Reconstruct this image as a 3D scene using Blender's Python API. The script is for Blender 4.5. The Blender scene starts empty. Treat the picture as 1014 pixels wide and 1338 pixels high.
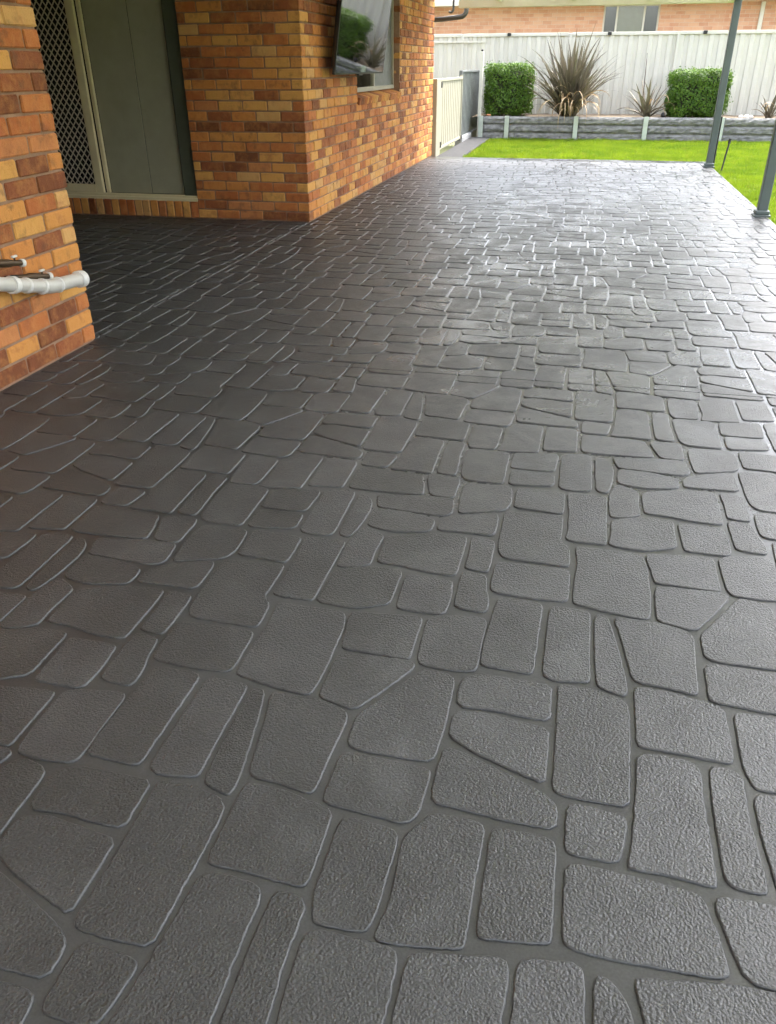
import bpy, math, random
import numpy as np
from mathutils import Matrix, Vector

# ---------------------------------------------------------------- camera, sky, sun, exposure
scene = bpy.context.scene
CX, CY, CZ = 0.0, 0.0, 1.3102
RIGHT = Vector((0.974259, 0.225381, -0.004799))
UP = Vector((-0.106786, 0.480145, 0.870665))
FWD = Vector((-0.198535, 0.847741, -0.491853))
FPX = 1032.633 / 1338.0          # focal length in picture heights
cam_data = bpy.data.cameras.new('camera')
cam_data.sensor_fit = 'VERTICAL'
cam_data.sensor_height = 36.0
cam_data.lens = 36.0 * FPX
cam_data.clip_start = 0.05
cam_data.clip_end = 3000.0
cam = bpy.data.objects.new('camera', cam_data)
scene.collection.objects.link(cam)
m = Matrix.Identity(4)
for i in range(3):
    m[i][0] = RIGHT[i]; m[i][1] = UP[i]; m[i][2] = -FWD[i]
m[0][3], m[1][3], m[2][3] = CX, CY, CZ
cam.matrix_world = m
scene.camera = cam

SUN_EL, SUN_AZ = math.radians(60), math.radians(38)   # azimuth clockwise from +Y
world = bpy.data.worlds.new('World')
scene.world = world
world.use_nodes = True
wn = world.node_tree
bg = wn.nodes['Background']
sky = wn.nodes.new('ShaderNodeTexSky')
sky.sky_type = 'NISHITA'
sky.sun_disc = False
sky.sun_elevation = SUN_EL
sky.sun_rotation = SUN_AZ
sky.air_density = 1.0
sky.dust_density = 4.0
sky.ozone_density = 1.0
hsv = wn.nodes.new('ShaderNodeHueSaturation')
hsv.inputs['Saturation'].default_value = 0.42
wn.links.new(sky.outputs[0], hsv.inputs['Color'])
wn.links.new(hsv.outputs[0], bg.inputs['Color'])
bg.inputs['Strength'].default_value = 0.15

sun_data = bpy.data.lights.new('sun', 'SUN')
sun_data.energy = 0.9
sun_data.angle = math.radians(20)
sun_data.color = (1.0, 0.95, 0.88)
sun = bpy.data.objects.new('sun', sun_data)
scene.collection.objects.link(sun)
sd = Vector((math.sin(SUN_AZ) * math.cos(SUN_EL), math.cos(SUN_AZ) * math.cos(SUN_EL), math.sin(SUN_EL)))
sun.rotation_euler = sd.to_track_quat('Z', 'Y').to_euler()
sun.location = (3, -3, 12)

vs = scene.view_settings
vs.view_transform = 'Standard'
vs.look = 'None'
vs.exposure = 2.82
vs.gamma = 1.0
vs.use_curve_mapping = False
scene.render.engine = 'CYCLES'
scene.cycles.use_adaptive_sampling = True
scene.cycles.adaptive_threshold = 0.035
scene.cycles.adaptive_min_samples = 20
scene.cycles.use_denoising = True
scene.cycles.max_bounces = 6
scene.cycles.diffuse_bounces = 4
scene.cycles.glossy_bounces = 3
scene.cycles.transmission_bounces = 3

rnd = random.Random(7)
nrs = np.random.RandomState(11)

# ---------------------------------------------------------------- main measures (metres)
XW = -2.535      # face of the house wall
YN = 3.793       # far corner of the near wall
YC = 7.611       # wall with the sliding door
YE = 14.16       # end of the house
XR = 1.772       # right edge of the patio
YFAR = 14.0      # far edge of the patio
XP = 1.718       # posts
YJ = 3.638       # saw cut across the patio
COURSE = 0.086

# ---------------------------------------------------------------- helpers
def project(p):
    d = Vector(p) - Vector((CX, CY, CZ))
    z = d.dot(FWD)
    if z < 0.1: return None
    return (507 + 1032.633 * d.dot(RIGHT) / z, 669 - 1032.633 * d.dot(UP) / z)

def screen_area(pts):
    """area in photo pixels of the bounding box of pts, 0 when off frame"""
    q = [project(p) for p in pts]
    if any(a is None for a in q): return 0
    x0 = max(0, min(a[0] for a in q)); x1 = min(1014, max(a[0] for a in q))
    y0 = max(0, min(a[1] for a in q)); y1 = min(1338, max(a[1] for a in q))
    if x1 <= x0 or y1 <= y0: return 0
    return (x1 - x0) * (y1 - y0)

class MB:
    def __init__(self): self.v = []; self.f = []; self.sm = []
    def add(self, vs, fs, smooth=False, M=None):
        o = len(self.v)
        self.v += [tuple(M @ Vector(a)) for a in vs] if M is not None else [tuple(a) for a in vs]
        for f in fs:
            self.f.append(tuple(i + o for i in f)); self.sm.append(smooth)
        return self
    def box(self, x0, x1, y0, y1, z0, z1, M=None):
        vs = [(x0,y0,z0),(x1,y0,z0),(x1,y1,z0),(x0,y1,z0),(x0,y0,z1),(x1,y0,z1),(x1,y1,z1),(x0,y1,z1)]
        return self.add(vs, [(0,3,2,1),(4,5,6,7),(0,1,5,4),(1,2,6,5),(2,3,7,6),(3,0,4,7)], M=M)
    def bbox(self, x0, x1, y0, y1, z0, z1, b=0.004, M=None):
        """box with chamfered edges"""
        vs = []; idx = {}
        for ix, x in enumerate((x0, x1)):
            for iy, y in enumerate((y0, y1)):
                for iz, z in enumerate((z0, z1)):
                    sx, sy, sz = (1 - 2*ix)*b, (1 - 2*iy)*b, (1 - 2*iz)*b
                    idx[(ix,iy,iz,'x')] = len(vs); vs.append((x, y+sy, z+sz))
                    idx[(ix,iy,iz,'y')] = len(vs); vs.append((x+sx, y, z+sz))
                    idx[(ix,iy,iz,'z')] = len(vs); vs.append((x+sx, y+sy, z))
        fs = []
        def face(keys):
            c = [Vector(vs[idx[k]]) for k in keys]
            n = (c[1]-c[0]).cross(c[2]-c[0]); mid = sum(c, Vector())/len(c)
            ctr = Vector(((x0+x1)/2, (y0+y1)/2, (z0+z1)/2))
            ids = [idx[k] for k in keys]
            if n.dot(mid-ctr) < 0: ids.reverse()
            fs.append(tuple(ids))
        for s in (0, 1):
            face([(s,0,0,'x'),(s,1,0,'x'),(s,1,1,'x'),(s,0,1,'x')])
            face([(0,s,0,'y'),(1,s,0,'y'),(1,s,1,'y'),(0,s,1,'y')])
            face([(0,0,s,'z'),(1,0,s,'z'),(1,1,s,'z'),(0,1,s,'z')])
            for t in (0, 1):
                face([(0,s,t,'y'),(1,s,t,'y'),(1,s,t,'z'),(0,s,t,'z')])
                face([(s,0,t,'x'),(s,1,t,'x'),(s,1,t,'z'),(s,0,t,'z')])
                face([(s,t,0,'x'),(s,t,1,'x'),(s,t,1,'y'),(s,t,0,'y')])
                for u in (0, 1):
                    face([(s,t,u,'x'),(s,t,u,'y'),(s,t,u,'z')])
        return self.add(vs, fs, M=M)
    def tube(self, pts, r, n=14, cap=True):
        pts = [Vector(p) for p in pts]
        rr = r if isinstance(r, (list, tuple)) else [r]*len(pts)
        rings = []
        t0 = (pts[1]-pts[0]).normalized()
        a = t0.orthogonal().normalized()
        for i, p in enumerate(pts):
            if i == 0: t = pts[1]-pts[0]
            elif i == len(pts)-1: t = pts[-1]-pts[-2]
            else: t = (pts[i+1]-p).normalized() + (p-pts[i-1]).normalized()
            t.normalize()
            a = (a - t*a.dot(t)).normalized(); b = t.cross(a)
            rings.append([p + (a*math.cos(2*math.pi*k/n) + b*math.sin(2*math.pi*k/n))*rr[i] for k in range(n)])
        vs = [v for R in rings for v in R]
        fs = [(i*n+k, i*n+(k+1)%n, (i+1)*n+(k+1)%n, (i+1)*n+k) for i in range(len(pts)-1) for k in range(n)]
        self.add(vs, fs, True)
        if cap:
            self.add(rings[0], [tuple(reversed(range(n)))]); self.add(rings[-1], [tuple(range(n))])
        return self
    def mesh(self, name):
        me = bpy.data.meshes.new(name)
        me.from_pydata(self.v, [], self.f)
        me.polygons.foreach_set('use_smooth', self.sm)
        me.update()
        return me
    def build(self, name, mat, parent=None):
        return link(name, self.mesh(name), mat, parent)

def link(name, me, mat, parent=None):
    if mat is not None and not me.materials: me.materials.append(mat)
    o = bpy.data.objects.new(name, me)
    scene.collection.objects.link(o)
    if parent is not None:
        o.parent = parent
        o.matrix_parent_inverse = PINV[parent.name] if parent.name in PINV else Matrix.Identity(4)
    return o
PINV = {}
def empty(name, loc):
    o = bpy.data.objects.new(name, None)
    scene.collection.objects.link(o)
    o.location = loc; o.empty_display_size = 0.2
    PINV[o.name] = Matrix.Translation(loc).inverted()
    return o
def tag(o, label=None, cat=None, group=None, kind=None):
    if label: o['label'] = label
    if cat: o['category'] = cat
    if group: o['group'] = group
    if kind: o['kind'] = kind
    return o

# ---- material helpers
def new_mat(name):
    mt = bpy.data.materials.new(name); mt.use_nodes = True
    nt = mt.node_tree
    return mt, nt, nt.nodes['Principled BSDF']
def N(nt, typ, **kw):
    n = nt.nodes.new(typ)
    for k, v in kw.items():
        if hasattr(n, k): setattr(n, k, v)
        else: n.inputs[k].default_value = v
    return n
def L(nt, a, b): nt.links.new(a, b)
def ramp(nt, fac, stops, interp='LINEAR'):
    r = nt.nodes.new('ShaderNodeValToRGB'); cr = r.color_ramp; cr.interpolation = interp
    while len(cr.elements) > 1: cr.elements.remove(cr.elements[-1])
    for i, (p, c) in enumerate(stops):
        e = cr.elements[0] if i == 0 else cr.elements.new(p)
        e.position = p; e.color = (c[0], c[1], c[2], 1) if not isinstance(c, (int, float)) else (c, c, c, 1)
    if fac is not None: L(nt, fac, r.inputs[0])
    return r.outputs[0]
def noise(nt, vec, scale, detail=4.0, rough=0.55, dist=0.0):
    n = N(nt, 'ShaderNodeTexNoise'); n.inputs['Scale'].default_value = scale
    n.inputs['Detail'].default_value = detail; n.inputs['Roughness'].default_value = rough
    n.inputs['Distortion'].default_value = dist
    if vec is not None: L(nt, vec, n.inputs['Vector'])
    return n.outputs[0]
def mixc(nt, fac, a, b, blend='MIX'):
    mx = nt.nodes.new('ShaderNodeMix'); mx.data_type = 'RGBA'; mx.blend_type = blend
    for s, v in ((mx.inputs[0], fac), (mx.inputs[6], a), (mx.inputs[7], b)):
        if isinstance(v, (int, float)): s.default_value = v
        elif isinstance(v, tuple): s.default_value = (v[0], v[1], v[2], 1)
        else: L(nt, v, s)
    return mx.outputs[2]
def bump(nt, bsdf, height, strength, dist):
    b = N(nt, 'ShaderNodeBump'); b.inputs['Strength'].default_value = strength
    b.inputs['Distance'].default_value = dist
    L(nt, height, b.inputs['Height']); L(nt, b.outputs[0], bsdf.inputs['Normal'])
    return b
def position(nt): return N(nt, 'ShaderNodeNewGeometry').outputs['Position']
def math_n(nt, op, a, b=None):
    n = N(nt, 'ShaderNodeMath'); n.operation = op
    for s, v in ((n.inputs[0], a), (n.inputs[1], b)):
        if v is None: continue
        if isinstance(v, (int, float)): s.default_value = v
        else: L(nt, v, s)
    return n.outputs[0]

def plain(name, col, rough=0.5, metal=0.0, spec=0.5, var=0.12, nscale=6.0, bmp=0.0):
    """paint / plastic / powder coat with slight mottling"""
    mt, nt, b = new_mat(name)
    pos = position(nt)
    nz = noise(nt, pos, nscale, 5)
    lo = tuple(c*(1-var) for c in col); hi = tuple(min(1, c*(1+var)) for c in col)
    L(nt, ramp(nt, nz, [(0.3, lo), (0.7, hi)]), b.inputs['Base Color'])
    L(nt, ramp(nt, noise(nt, pos, nscale*3, 3), [(0.3, rough*0.85), (0.7, min(1, rough*1.15))]), b.inputs['Roughness'])
    b.inputs['Metallic'].default_value = metal
    b.inputs['Specular IOR Level'].default_value = spec
    if bmp: bump(nt, b, noise(nt, pos, 180, 3), bmp, 0.002)
    return mt

# ---------------------------------------------------------------- materials
def mat_paving(name, joint=False):
    mt, nt, b = new_mat(name)
    pos = position(nt)
    mid = noise(nt, pos, 5.0, 4, 0.62)
    base = ramp(nt, mid, [(0.25, (0.031, 0.0305, 0.030)), (0.55, (0.045, 0.0445, 0.0437)), (0.8, (0.065, 0.0643, 0.063))])
    speck = noise(nt, pos, 210, 3, 0.6)
    base = mixc(nt, 0.9, base, ramp(nt, speck, [(0.32, (0.72, 0.72, 0.72)), (0.52, (1, 1, 1)), (0.72, (1.35, 1.34, 1.32))]), 'MULTIPLY')
    if not joint:
        oi = N(nt, 'ShaderNodeNewGeometry')
        isl = oi.outputs['Random Per Island']
        r2 = N(nt, 'ShaderNodeObjectInfo').outputs['Random']
        tone = math_n(nt, 'FRACT', math_n(nt, 'ADD', isl, r2))
        base = mixc(nt, 0.85, base, ramp(nt, tone, [(0, (0.80, 0.80, 0.79)), (0.5, (1, 1, 1)), (1, (1.18, 1.17, 1.19))]), 'MULTIPLY')
    # pale scuffs, dust and drying marks left in the sealer
    scuff = ramp(nt, noise(nt, pos, 2.6, 6, 0.70, 1.2), [(0.54, 0.0), (0.76, 1.0)])
    base = mixc(nt, math_n(nt, 'MULTIPLY', scuff, 0.38), base, (0.115, 0.114, 0.112))
    stain = ramp(nt, noise(nt, pos, 3.7, 5, 0.66, 0.8), [(0.60, 0.0), (0.70, 1.0)])
    base = mixc(nt, math_n(nt, 'MULTIPLY', stain, 0.35), base, (0.026, 0.026, 0.026))
    if joint: base = mixc(nt, 1.0, base, (1.02, 1.02, 1.02), 'MULTIPLY')
    base = mixc(nt, 1.0, base, (0.955, 1.0, 1.055), 'MULTIPLY')
    L(nt, base, b.inputs['Base Color'])
    # sealer film: glossy where it pooled, duller where worn
    film = ramp(nt, noise(nt, pos, 2.2, 6, 0.68, 1.0), [(0.41, 0.0), (0.62, 1.0)])
    # the slab falls towards the lawn: the film pooled along that open side, the house side wore dull
    sx = N(nt, 'ShaderNodeSeparateXYZ'); L(nt, pos, sx.inputs[0])
    side = N(nt, 'ShaderNodeMapRange'); L(nt, sx.outputs[0], side.inputs[0])
    side.inputs[1].default_value = -1.9; side.inputs[2].default_value = -0.5; side.interpolation_type = 'SMOOTHSTEP'
    film = math_n(nt, 'MULTIPLY', film, side.outputs[0])
    yend = N(nt, 'ShaderNodeMapRange'); L(nt, sx.outputs[1], yend.inputs[0])
    yend.inputs[1].default_value = 1.7; yend.inputs[2].default_value = 4.2; yend.interpolation_type = 'SMOOTHSTEP'
    film = math_n(nt, 'MULTIPLY', film, yend.outputs[0])
    fine = noise(nt, pos, 30, 4, 0.6)
    if joint: rgh = math_n(nt, 'ADD', ramp(nt, film, [(0, 0.26), (1, 0.09)]), math_n(nt, 'MULTIPLY', fine, 0.08))
    else: rgh = math_n(nt, 'ADD', ramp(nt, film, [(0, 0.40), (1, 0.13)]), math_n(nt, 'MULTIPLY', fine, 0.10))
    L(nt, rgh, b.inputs['Roughness'])
    b.inputs['Specular IOR Level'].default_value = 0.62
    if joint:
        hgt = math_n(nt, 'ADD', math_n(nt, 'MULTIPLY', noise(nt, pos, 165, 3, 0.55), 0.25), math_n(nt, 'MULTIPLY', noise(nt, pos, 14, 3), 1.2))
        bump(nt, b, hgt, 0.30, 0.004)
    else:
        g3 = noise(nt, pos, 150, 3, 0.62)
        vo = N(nt, 'ShaderNodeTexVoronoi'); vo.inputs['Scale'].default_value = 215
        L(nt, pos, vo.inputs['Vector'])
        hgt = math_n(nt, 'ADD', math_n(nt, 'MULTIPLY', g3, 1.0), math_n(nt, 'MULTIPLY', vo.outputs[0], -0.55))
        hgt = math_n(nt, 'ADD', hgt, math_n(nt, 'MULTIPLY', noise(nt, pos, 9, 1), 1.0))
        bp = bump(nt, b, hgt, 0.8, 0.0050)
        L(nt, ramp(nt, film, [(0, 0.58), (1, 0.22)]), bp.inputs['Strength'])
    return mt

def mat_edge():
    """smooth sealed rim left round each stone by the stencil"""
    mt, nt, b = new_mat('stone_rim')
    pos = position(nt)
    L(nt, ramp(nt, noise(nt, pos, 40, 3), [(0.3, (0.045, 0.046, 0.047)), (0.7, (0.075, 0.076, 0.077))]), b.inputs['Base Color'])
    L(nt, ramp(nt, noise(nt, pos, 60, 3), [(0.35, 0.26), (0.65, 0.46)]), b.inputs['Roughness'])
    b.inputs['Specular IOR Level'].default_value = 0.5
    return mt
BRICK_STOPS = [(0.0, (0.18, 0.058, 0.022)), (0.08, (0.40, 0.125, 0.036)), (0.20, (0.54, 0.215, 0.055)), (0.32, (0.45, 0.150, 0.044)),
               (0.42, (0.60, 0.310, 0.082)), (0.54, (0.27, 0.085, 0.030)), (0.63, (0.58, 0.330, 0.120)), (0.73, (0.49, 0.190, 0.068)), (0.83, (0.23, 0.072, 0.028)), (0.91, (0.57, 0.255, 0.065))]
def mat_brick(name, island):
    mt, nt, b = new_mat(name)
    pos = position(nt)
    if island: t = N(nt, 'ShaderNodeNewGeometry').outputs['Random Per Island']
    else: t = N(nt, 'ShaderNodeObjectInfo').outputs['Random']
    base = ramp(nt, t, BRICK_STOPS, 'CONSTANT')
    m1 = noise(nt, pos, 14, 6, 0.65)
    base = mixc(nt, ramp(nt, m1, [(0.44, 0.0), (0.72, 0.45)]), base, (0.58, 0.27, 0.085))
    m2 = noise(nt, pos, 8, 5, 0.6, 0.5)
    base = mixc(nt, ramp(nt, m2, [(0.54, 0.0), (0.72, 0.55)]), base, (0.27, 0.085, 0.038))
    m3 = noise(nt, pos, 15, 5, 0.6)
    dk = math_n(nt, 'MULTIPLY', ramp(nt, m3, [(0.52, 0.0), (0.74, 0.70)]), ramp(nt, noise(nt, pos, 3.4, 3), [(0.42, 0.0), (0.56, 1.0)]))
    base = mixc(nt, dk, base, (0.085, 0.050, 0.032))
    L(nt, base, b.inputs['Base Color'])
    b.inputs['Roughness'].default_value = 0.82
    b.inputs['Specular IOR Level'].default_value = 0.3
    h = math_n(nt, 'ADD', noise(nt, pos, 120, 4, 0.65), math_n(nt, 'MULTIPLY', noise(nt, pos, 28, 4), 1.4))
    bump(nt, b, h, 0.75, 0.005)
    return mt

def mat_mortar():
    mt, nt, b = new_mat('mortar')
    pos = position(nt)
    L(nt, ramp(nt, noise(nt, pos, 9, 5), [(0.3, (0.20, 0.115, 0.07)), (0.7, (0.34, 0.21, 0.135))]), b.inputs['Base Color'])
    b.inputs['Roughness'].default_value = 0.95
    bump(nt, b, noise(nt, pos, 220, 3), 0.5, 0.003)
    return mt

def mat_neighbour_brick():
    mt, nt, b = new_mat('peach_brick')
    tc = N(nt, 'ShaderNodeNewGeometry').outputs['Position']
    sx = N(nt, 'ShaderNodeSeparateXYZ'); L(nt, tc, sx.inputs[0])
    cb = N(nt, 'ShaderNodeCombineXYZ'); L(nt, sx.outputs[0], cb.inputs[0]); L(nt, sx.outputs[2], cb.inputs[1])
    br = N(nt, 'ShaderNodeTexBrick')
    br.inputs['Scale'].default_value = 1.0; br.inputs['Brick Width'].default_value = 0.24; br.inputs['Row Height'].default_value = 0.086
    br.inputs['Mortar Size'].default_value = 0.006; br.inputs['Bias'].default_value = -0.2
    br.inputs['Color1'].default_value = (0.58, 0.325, 0.205, 1); br.inputs['Color2'].default_value = (0.45, 0.20, 0.115, 1)
    br.inputs['Mortar'].default_value = (0.55, 0.40, 0.30, 1)
    L(nt, cb.outputs[0], br.inputs['Vector'])
    L(nt, mixc(nt, ramp(nt, noise(nt, tc, 5, 5), [(0.4, 0.0), (0.75, 0.5)]), br.outputs['Color'], (0.60, 0.41, 0.29)), b.inputs['Base Color'])
    b.inputs['Roughness'].default_value = 0.9
    inv = math_n(nt, 'SUBTRACT', 1.0, br.outputs['Fac'])
    bump(nt, b, inv, 0.6, 0.006)
    return mt

def mat_leaf(name, cols, trans=0.35, rough=0.5):
    mt, nt, b = new_mat(name)
    t = N(nt, 'ShaderNodeNewGeometry').outputs['Random Per Island']
    r2 = N(nt, 'ShaderNodeObjectInfo').outputs['Random']
    t = math_n(nt, 'FRACT', math_n(nt, 'ADD', t, r2))
    n = len(cols)
    c = ramp(nt, t, [(i/(n-1), k) for i, k in enumerate(cols)])
    L(nt, c, b.inputs['Base Color'])
    b.inputs['Roughness'].default_value = rough
    b.inputs['Specular IOR Level'].default_value = 0.35
    tr = N(nt, 'ShaderNodeBsdfTranslucent'); L(nt, c, tr.inputs['Color'])
    mx = N(nt, 'ShaderNodeMixShader'); mx.inputs[0].default_value = trans
    L(nt, b.outputs[0], mx.inputs[1]); L(nt, tr.outputs[0], mx.inputs[2])
    L(nt, mx.outputs[0], nt.nodes['Material Output'].inputs['Surface'])
    return mt

def mat_flax(name, cols):
    """strap leaf: streaked along its length"""
    mt, nt, b = new_mat(name)
    pos = position(nt)
    r2 = N(nt, 'ShaderNodeObjectInfo').outputs['Random']
    n = len(cols)
    c = ramp(nt, r2, [(i/(n-1), k) for i, k in enumerate(cols)])
    mp = N(nt, 'ShaderNodeMapping'); L(nt, pos, mp.inputs[0]); mp.inputs['Scale'].default_value = (40, 40, 3)
    c = mixc(nt, ramp(nt, noise(nt, mp.outputs[0], 1.0, 4), [(0.4, 0.0), (0.7, 0.5)]), c, (0.17, 0.135, 0.085))
    L(nt, c, b.inputs['Base Color']); b.inputs['Roughness'].default_value = 0.45
    tr = N(nt, 'ShaderNodeBsdfTranslucent'); L(nt, c, tr.inputs['Color'])
    mx = N(nt, 'ShaderNodeMixShader'); mx.inputs[0].default_value = 0.2
    L(nt, b.outputs[0], mx.inputs[1]); L(nt, tr.outputs[0], mx.inputs[2])
    L(nt, mx.outputs[0], nt.nodes['Material Output'].inputs['Surface'])
    return mt

def mat_glass(name, tint=(0.8, 0.82, 0.8), clear=0.75):
    mt, nt, b = new_mat(name)
    nt.nodes.remove(b)
    tr = N(nt, 'ShaderNodeBsdfTransparent'); tr.inputs[0].default_value = (*tint, 1)
    gl = N(nt, 'ShaderNodeBsdfGlossy'); gl.inputs['Roughness'].default_value = 0.03; gl.inputs[0].default_value = (0.9, 0.9, 0.9, 1)
    fr = N(nt, 'ShaderNodeFresnel'); fr.inputs[0].default_value = 1.5
    f2 = math_n(nt, 'ADD', math_n(nt, 'MULTIPLY', fr.outputs[0], 1.0), 1 - clear - 0.2)
    mx = N(nt, 'ShaderNodeMixShader'); L(nt, f2, mx.inputs[0])
    L(nt, tr.outputs[0], mx.inputs[1]); L(nt, gl.outputs[0], mx.inputs[2])
    L(nt, mx.outputs[0], nt.nodes['Material Output'].inputs['Surface'])
    return mt

def mat_ground(name, stops, scale, bs=0.6, bd=0.02):
    mt, nt, b = new_mat(name)
    pos = position(nt)
    c = mixc(nt, 0.5, ramp(nt, noise(nt, pos, scale, 6, 0.6), stops), ramp(nt, noise(nt, pos, scale*14, 5, 0.6), stops))
    L(nt, c, b.inputs['Base Color']); b.inputs['Roughness'].default_value = 0.95
    bump(nt, b, noise(nt, pos, scale*25, 4), bs, bd)
    return mt

def mat_sleeper():
    mt, nt, b = new_mat('rockface_concrete')
    pos = position(nt)
    mp = N(nt, 'ShaderNodeMapping'); L(nt, pos, mp.inputs[0]); mp.inputs['Scale'].default_value = (10, 10, 17)
    n1 = noise(nt, mp.outputs[0], 1.0, 6, 0.6)
    L(nt, ramp(nt, n1, [(0.28, (0.09, 0.089, 0.087)), (0.5, (0.19, 0.187, 0.182)), (0.75, (0.31, 0.305, 0.295))]), b.inputs['Base Color'])
    b.inputs['Roughness'].default_value = 0.9
    bump(nt, b, n1, 0.8, 0.02)
    return mt

M = {}
M['stone'] = mat_paving('stamped_stone')
M['joint'] = mat_paving('stamped_joint', True)
M['edge'] = mat_edge()
M['brick'] = mat_brick('brick', False)
M['brick_f'] = mat_brick('brick_field', True)
M['mortar'] = mat_mortar()
M['cream'] = plain('cream_paint', (0.62, 0.56, 0.40), 0.42, var=0.06)
M['door_cream'] = plain('door_cream', (0.68, 0.60, 0.38), 0.4, var=0.06)
M['gatecream'] = plain('gate_cream', (0.34, 0.32, 0.25), 0.45, var=0.05)
M['white_fence'] = plain('offwhite_colourbond', (0.57, 0.545, 0.475), 0.6, var=0.05, nscale=2.5)
M['post'] = plain('post_grey_green', (0.085, 0.105, 0.105), 0.42, var=0.1)
M['downpipe'] = plain('gutter_grey', (0.075, 0.075, 0.072), 0.4)
M['greyfence'] = plain('grey_colourbond', (0.125, 0.135, 0.13), 0.5, var=0.08)
M['tv_black'] = plain('black_plastic', (0.010, 0.010, 0.011), 0.35)
M['black'] = plain('black_rubber', (0.014, 0.014, 0.013), 0.5)
M['brass'] = plain('aged_brass', (0.07, 0.045, 0.025), 0.4, metal=0.7)
M['pvc'] = plain('white_pvc', (0.50, 0.485, 0.45), 0.35, var=0.06, nscale=14)
M['pvc_ring'] = plain('white_pvc_collar', (0.66, 0.65, 0.63), 0.32, var=0.04)
M['curtain'] = plain('grey_green_curtain', (0.31, 0.30, 0.215), 0.85, var=0.06)
M['frame_dark'] = plain('olive_frame', (0.075, 0.085, 0.060), 0.5)
M['dark'] = plain('dark_room', (0.012, 0.011, 0.010), 0.9)  # near-black sheet colour standing in for the unlit rooms behind
M['grille'] = plain('grille_metal', (0.70, 0.66, 0.54), 0.45, metal=0.2)
M['pale_curtain'] = plain('pale_curtain', (0.62, 0.60, 0.48), 0.85, var=0.1, nscale=10)
M['ceiling'] = plain('pergola_white', (0.78, 0.77, 0.73), 0.5, var=0.04)
M['beam'] = plain('beam_cream', (0.80, 0.77, 0.64), 0.45, var=0.05)
M['sleeper'] = mat_sleeper()
M['galv'] = plain('pale_green_steel', (0.44, 0.48, 0.42), 0.5, var=0.08)
M['lawn'] = mat_ground('lawn_soil', [(0.3, (0.09, 0.13, 0.012)), (0.7, (0.15, 0.19, 0.018))], 1.5)
M['grass'] = mat_leaf('grass_blades', [(0.15, 0.225, 0.012), (0.20, 0.29, 0.012), (0.25, 0.345, 0.014), (0.175, 0.265, 0.012), (0.27, 0.33, 0.022)], 0.5, 0.5)
def grass_patches():
    nt = M['grass'].node_tree
    b = nt.nodes['Principled BSDF']; src = b.inputs['Base Color'].links[0].from_socket
    pos = position(nt)
    f = ramp(nt, noise(nt, pos, 1.6, 6, 0.62, 0.6), [(0.38, 0.0), (0.66, 1.0)])
    c = mixc(nt, math_n(nt, 'MULTIPLY', f, 0.85), src, (0.095, 0.175, 0.010))
    f2 = ramp(nt, noise(nt, pos, 5.2, 5, 0.6), [(0.56, 0.0), (0.70, 1.0)])
    c = mixc(nt, math_n(nt, 'MULTIPLY', f2, 0.55), c, (0.30, 0.27, 0.05))
    L(nt, c, b.inputs['Base Color'])
    for n in nt.nodes:
        if n.bl_idname == 'ShaderNodeBsdfTranslucent': L(nt, c, n.inputs['Color'])
grass_patches()
M['hedge'] = mat_leaf('hedge_leaves', [(0.05, 0.11, 0.014), (0.08, 0.16, 0.018), (0.12, 0.215, 0.022), (0.06, 0.13, 0.014), (0.15, 0.24, 0.026)], 0.38, 0.38)
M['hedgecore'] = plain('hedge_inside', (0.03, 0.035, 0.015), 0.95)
M['bark'] = plain('brown_stem', (0.09, 0.06, 0.04), 0.9)
M['flax'] = mat_flax('flax_leaf', [(0.075, 0.066, 0.045), (0.12, 0.105, 0.070), (0.115, 0.115, 0.065), (0.16, 0.135, 0.095), (0.065, 0.058, 0.045)])
M['flax_dry'] = mat_flax('flax_dry_leaf', [(0.42, 0.30, 0.16), (0.34, 0.22, 0.11), (0.50, 0.38, 0.22)])
M['bed'] = mat_ground('bed_soil', [(0.3, (0.10, 0.075, 0.05)), (0.7, (0.27, 0.21, 0.14))], 3.0)
M['plain_ground'] = mat_ground('ground_soil', [(0.3, (0.10, 0.12, 0.04)), (0.7, (0.19, 0.19, 0.09))], 0.7)
M['path'] = plain('charcoal_path', (0.028, 0.028, 0.030), 0.9, var=0.2, nscale=8, bmp=0.3)
M['kerb'] = plain('kerb_concrete', (0.30, 0.30, 0.30), 0.85, var=0.2, nscale=9, bmp=0.3)
M['nbrick'] = mat_neighbour_brick()
M['roof'] = plain('pale_roof', (0.42, 0.42, 0.41), 0.6)
M['glass'] = mat_glass('window_glass')
M['pebble'] = plain('pale_pebble', (0.62, 0.60, 0.55), 0.8, var=0.2, nscale=20)
M['terracotta'] = plain('terracotta', (0.42, 0.18, 0.08), 0.85, var=0.2)
def mat_screen():
    mt, nt, b = new_mat('tv_screen')
    b.inputs['Base Color'].default_value = (0.006, 0.006, 0.007, 1)
    b.inputs['Roughness'].default_value = 0.03
    b.inputs['Specular IOR Level'].default_value = 1.0
    b.inputs['IOR'].default_value = 2.3
    return mt
M['screen'] = mat_screen()

def mat_opal():
    """opal roof sheet, out of view; translucency assumed, to brighten the patio"""
    mt, nt, b = new_mat('opal_polycarbonate')
    b.inputs['Base Color'].default_value = (0.80, 0.79, 0.74, 1); b.inputs['Roughness'].default_value = 0.35
    tr = N(nt, 'ShaderNodeBsdfTranslucent'); tr.inputs['Color'].default_value = (0.86, 0.84, 0.78, 1)
    mx = N(nt, 'ShaderNodeMixShader'); mx.inputs[0].default_value = 0.13  # unseen sheets, translucency added to lift light on floor and walls
    L(nt, b.outputs[0], mx.inputs[1]); L(nt, tr.outputs[0], mx.inputs[2])
    L(nt, mx.outputs[0], nt.nodes['Material Output'].inputs['Surface'])
    return mt
M['opal'] = mat_opal()

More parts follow.
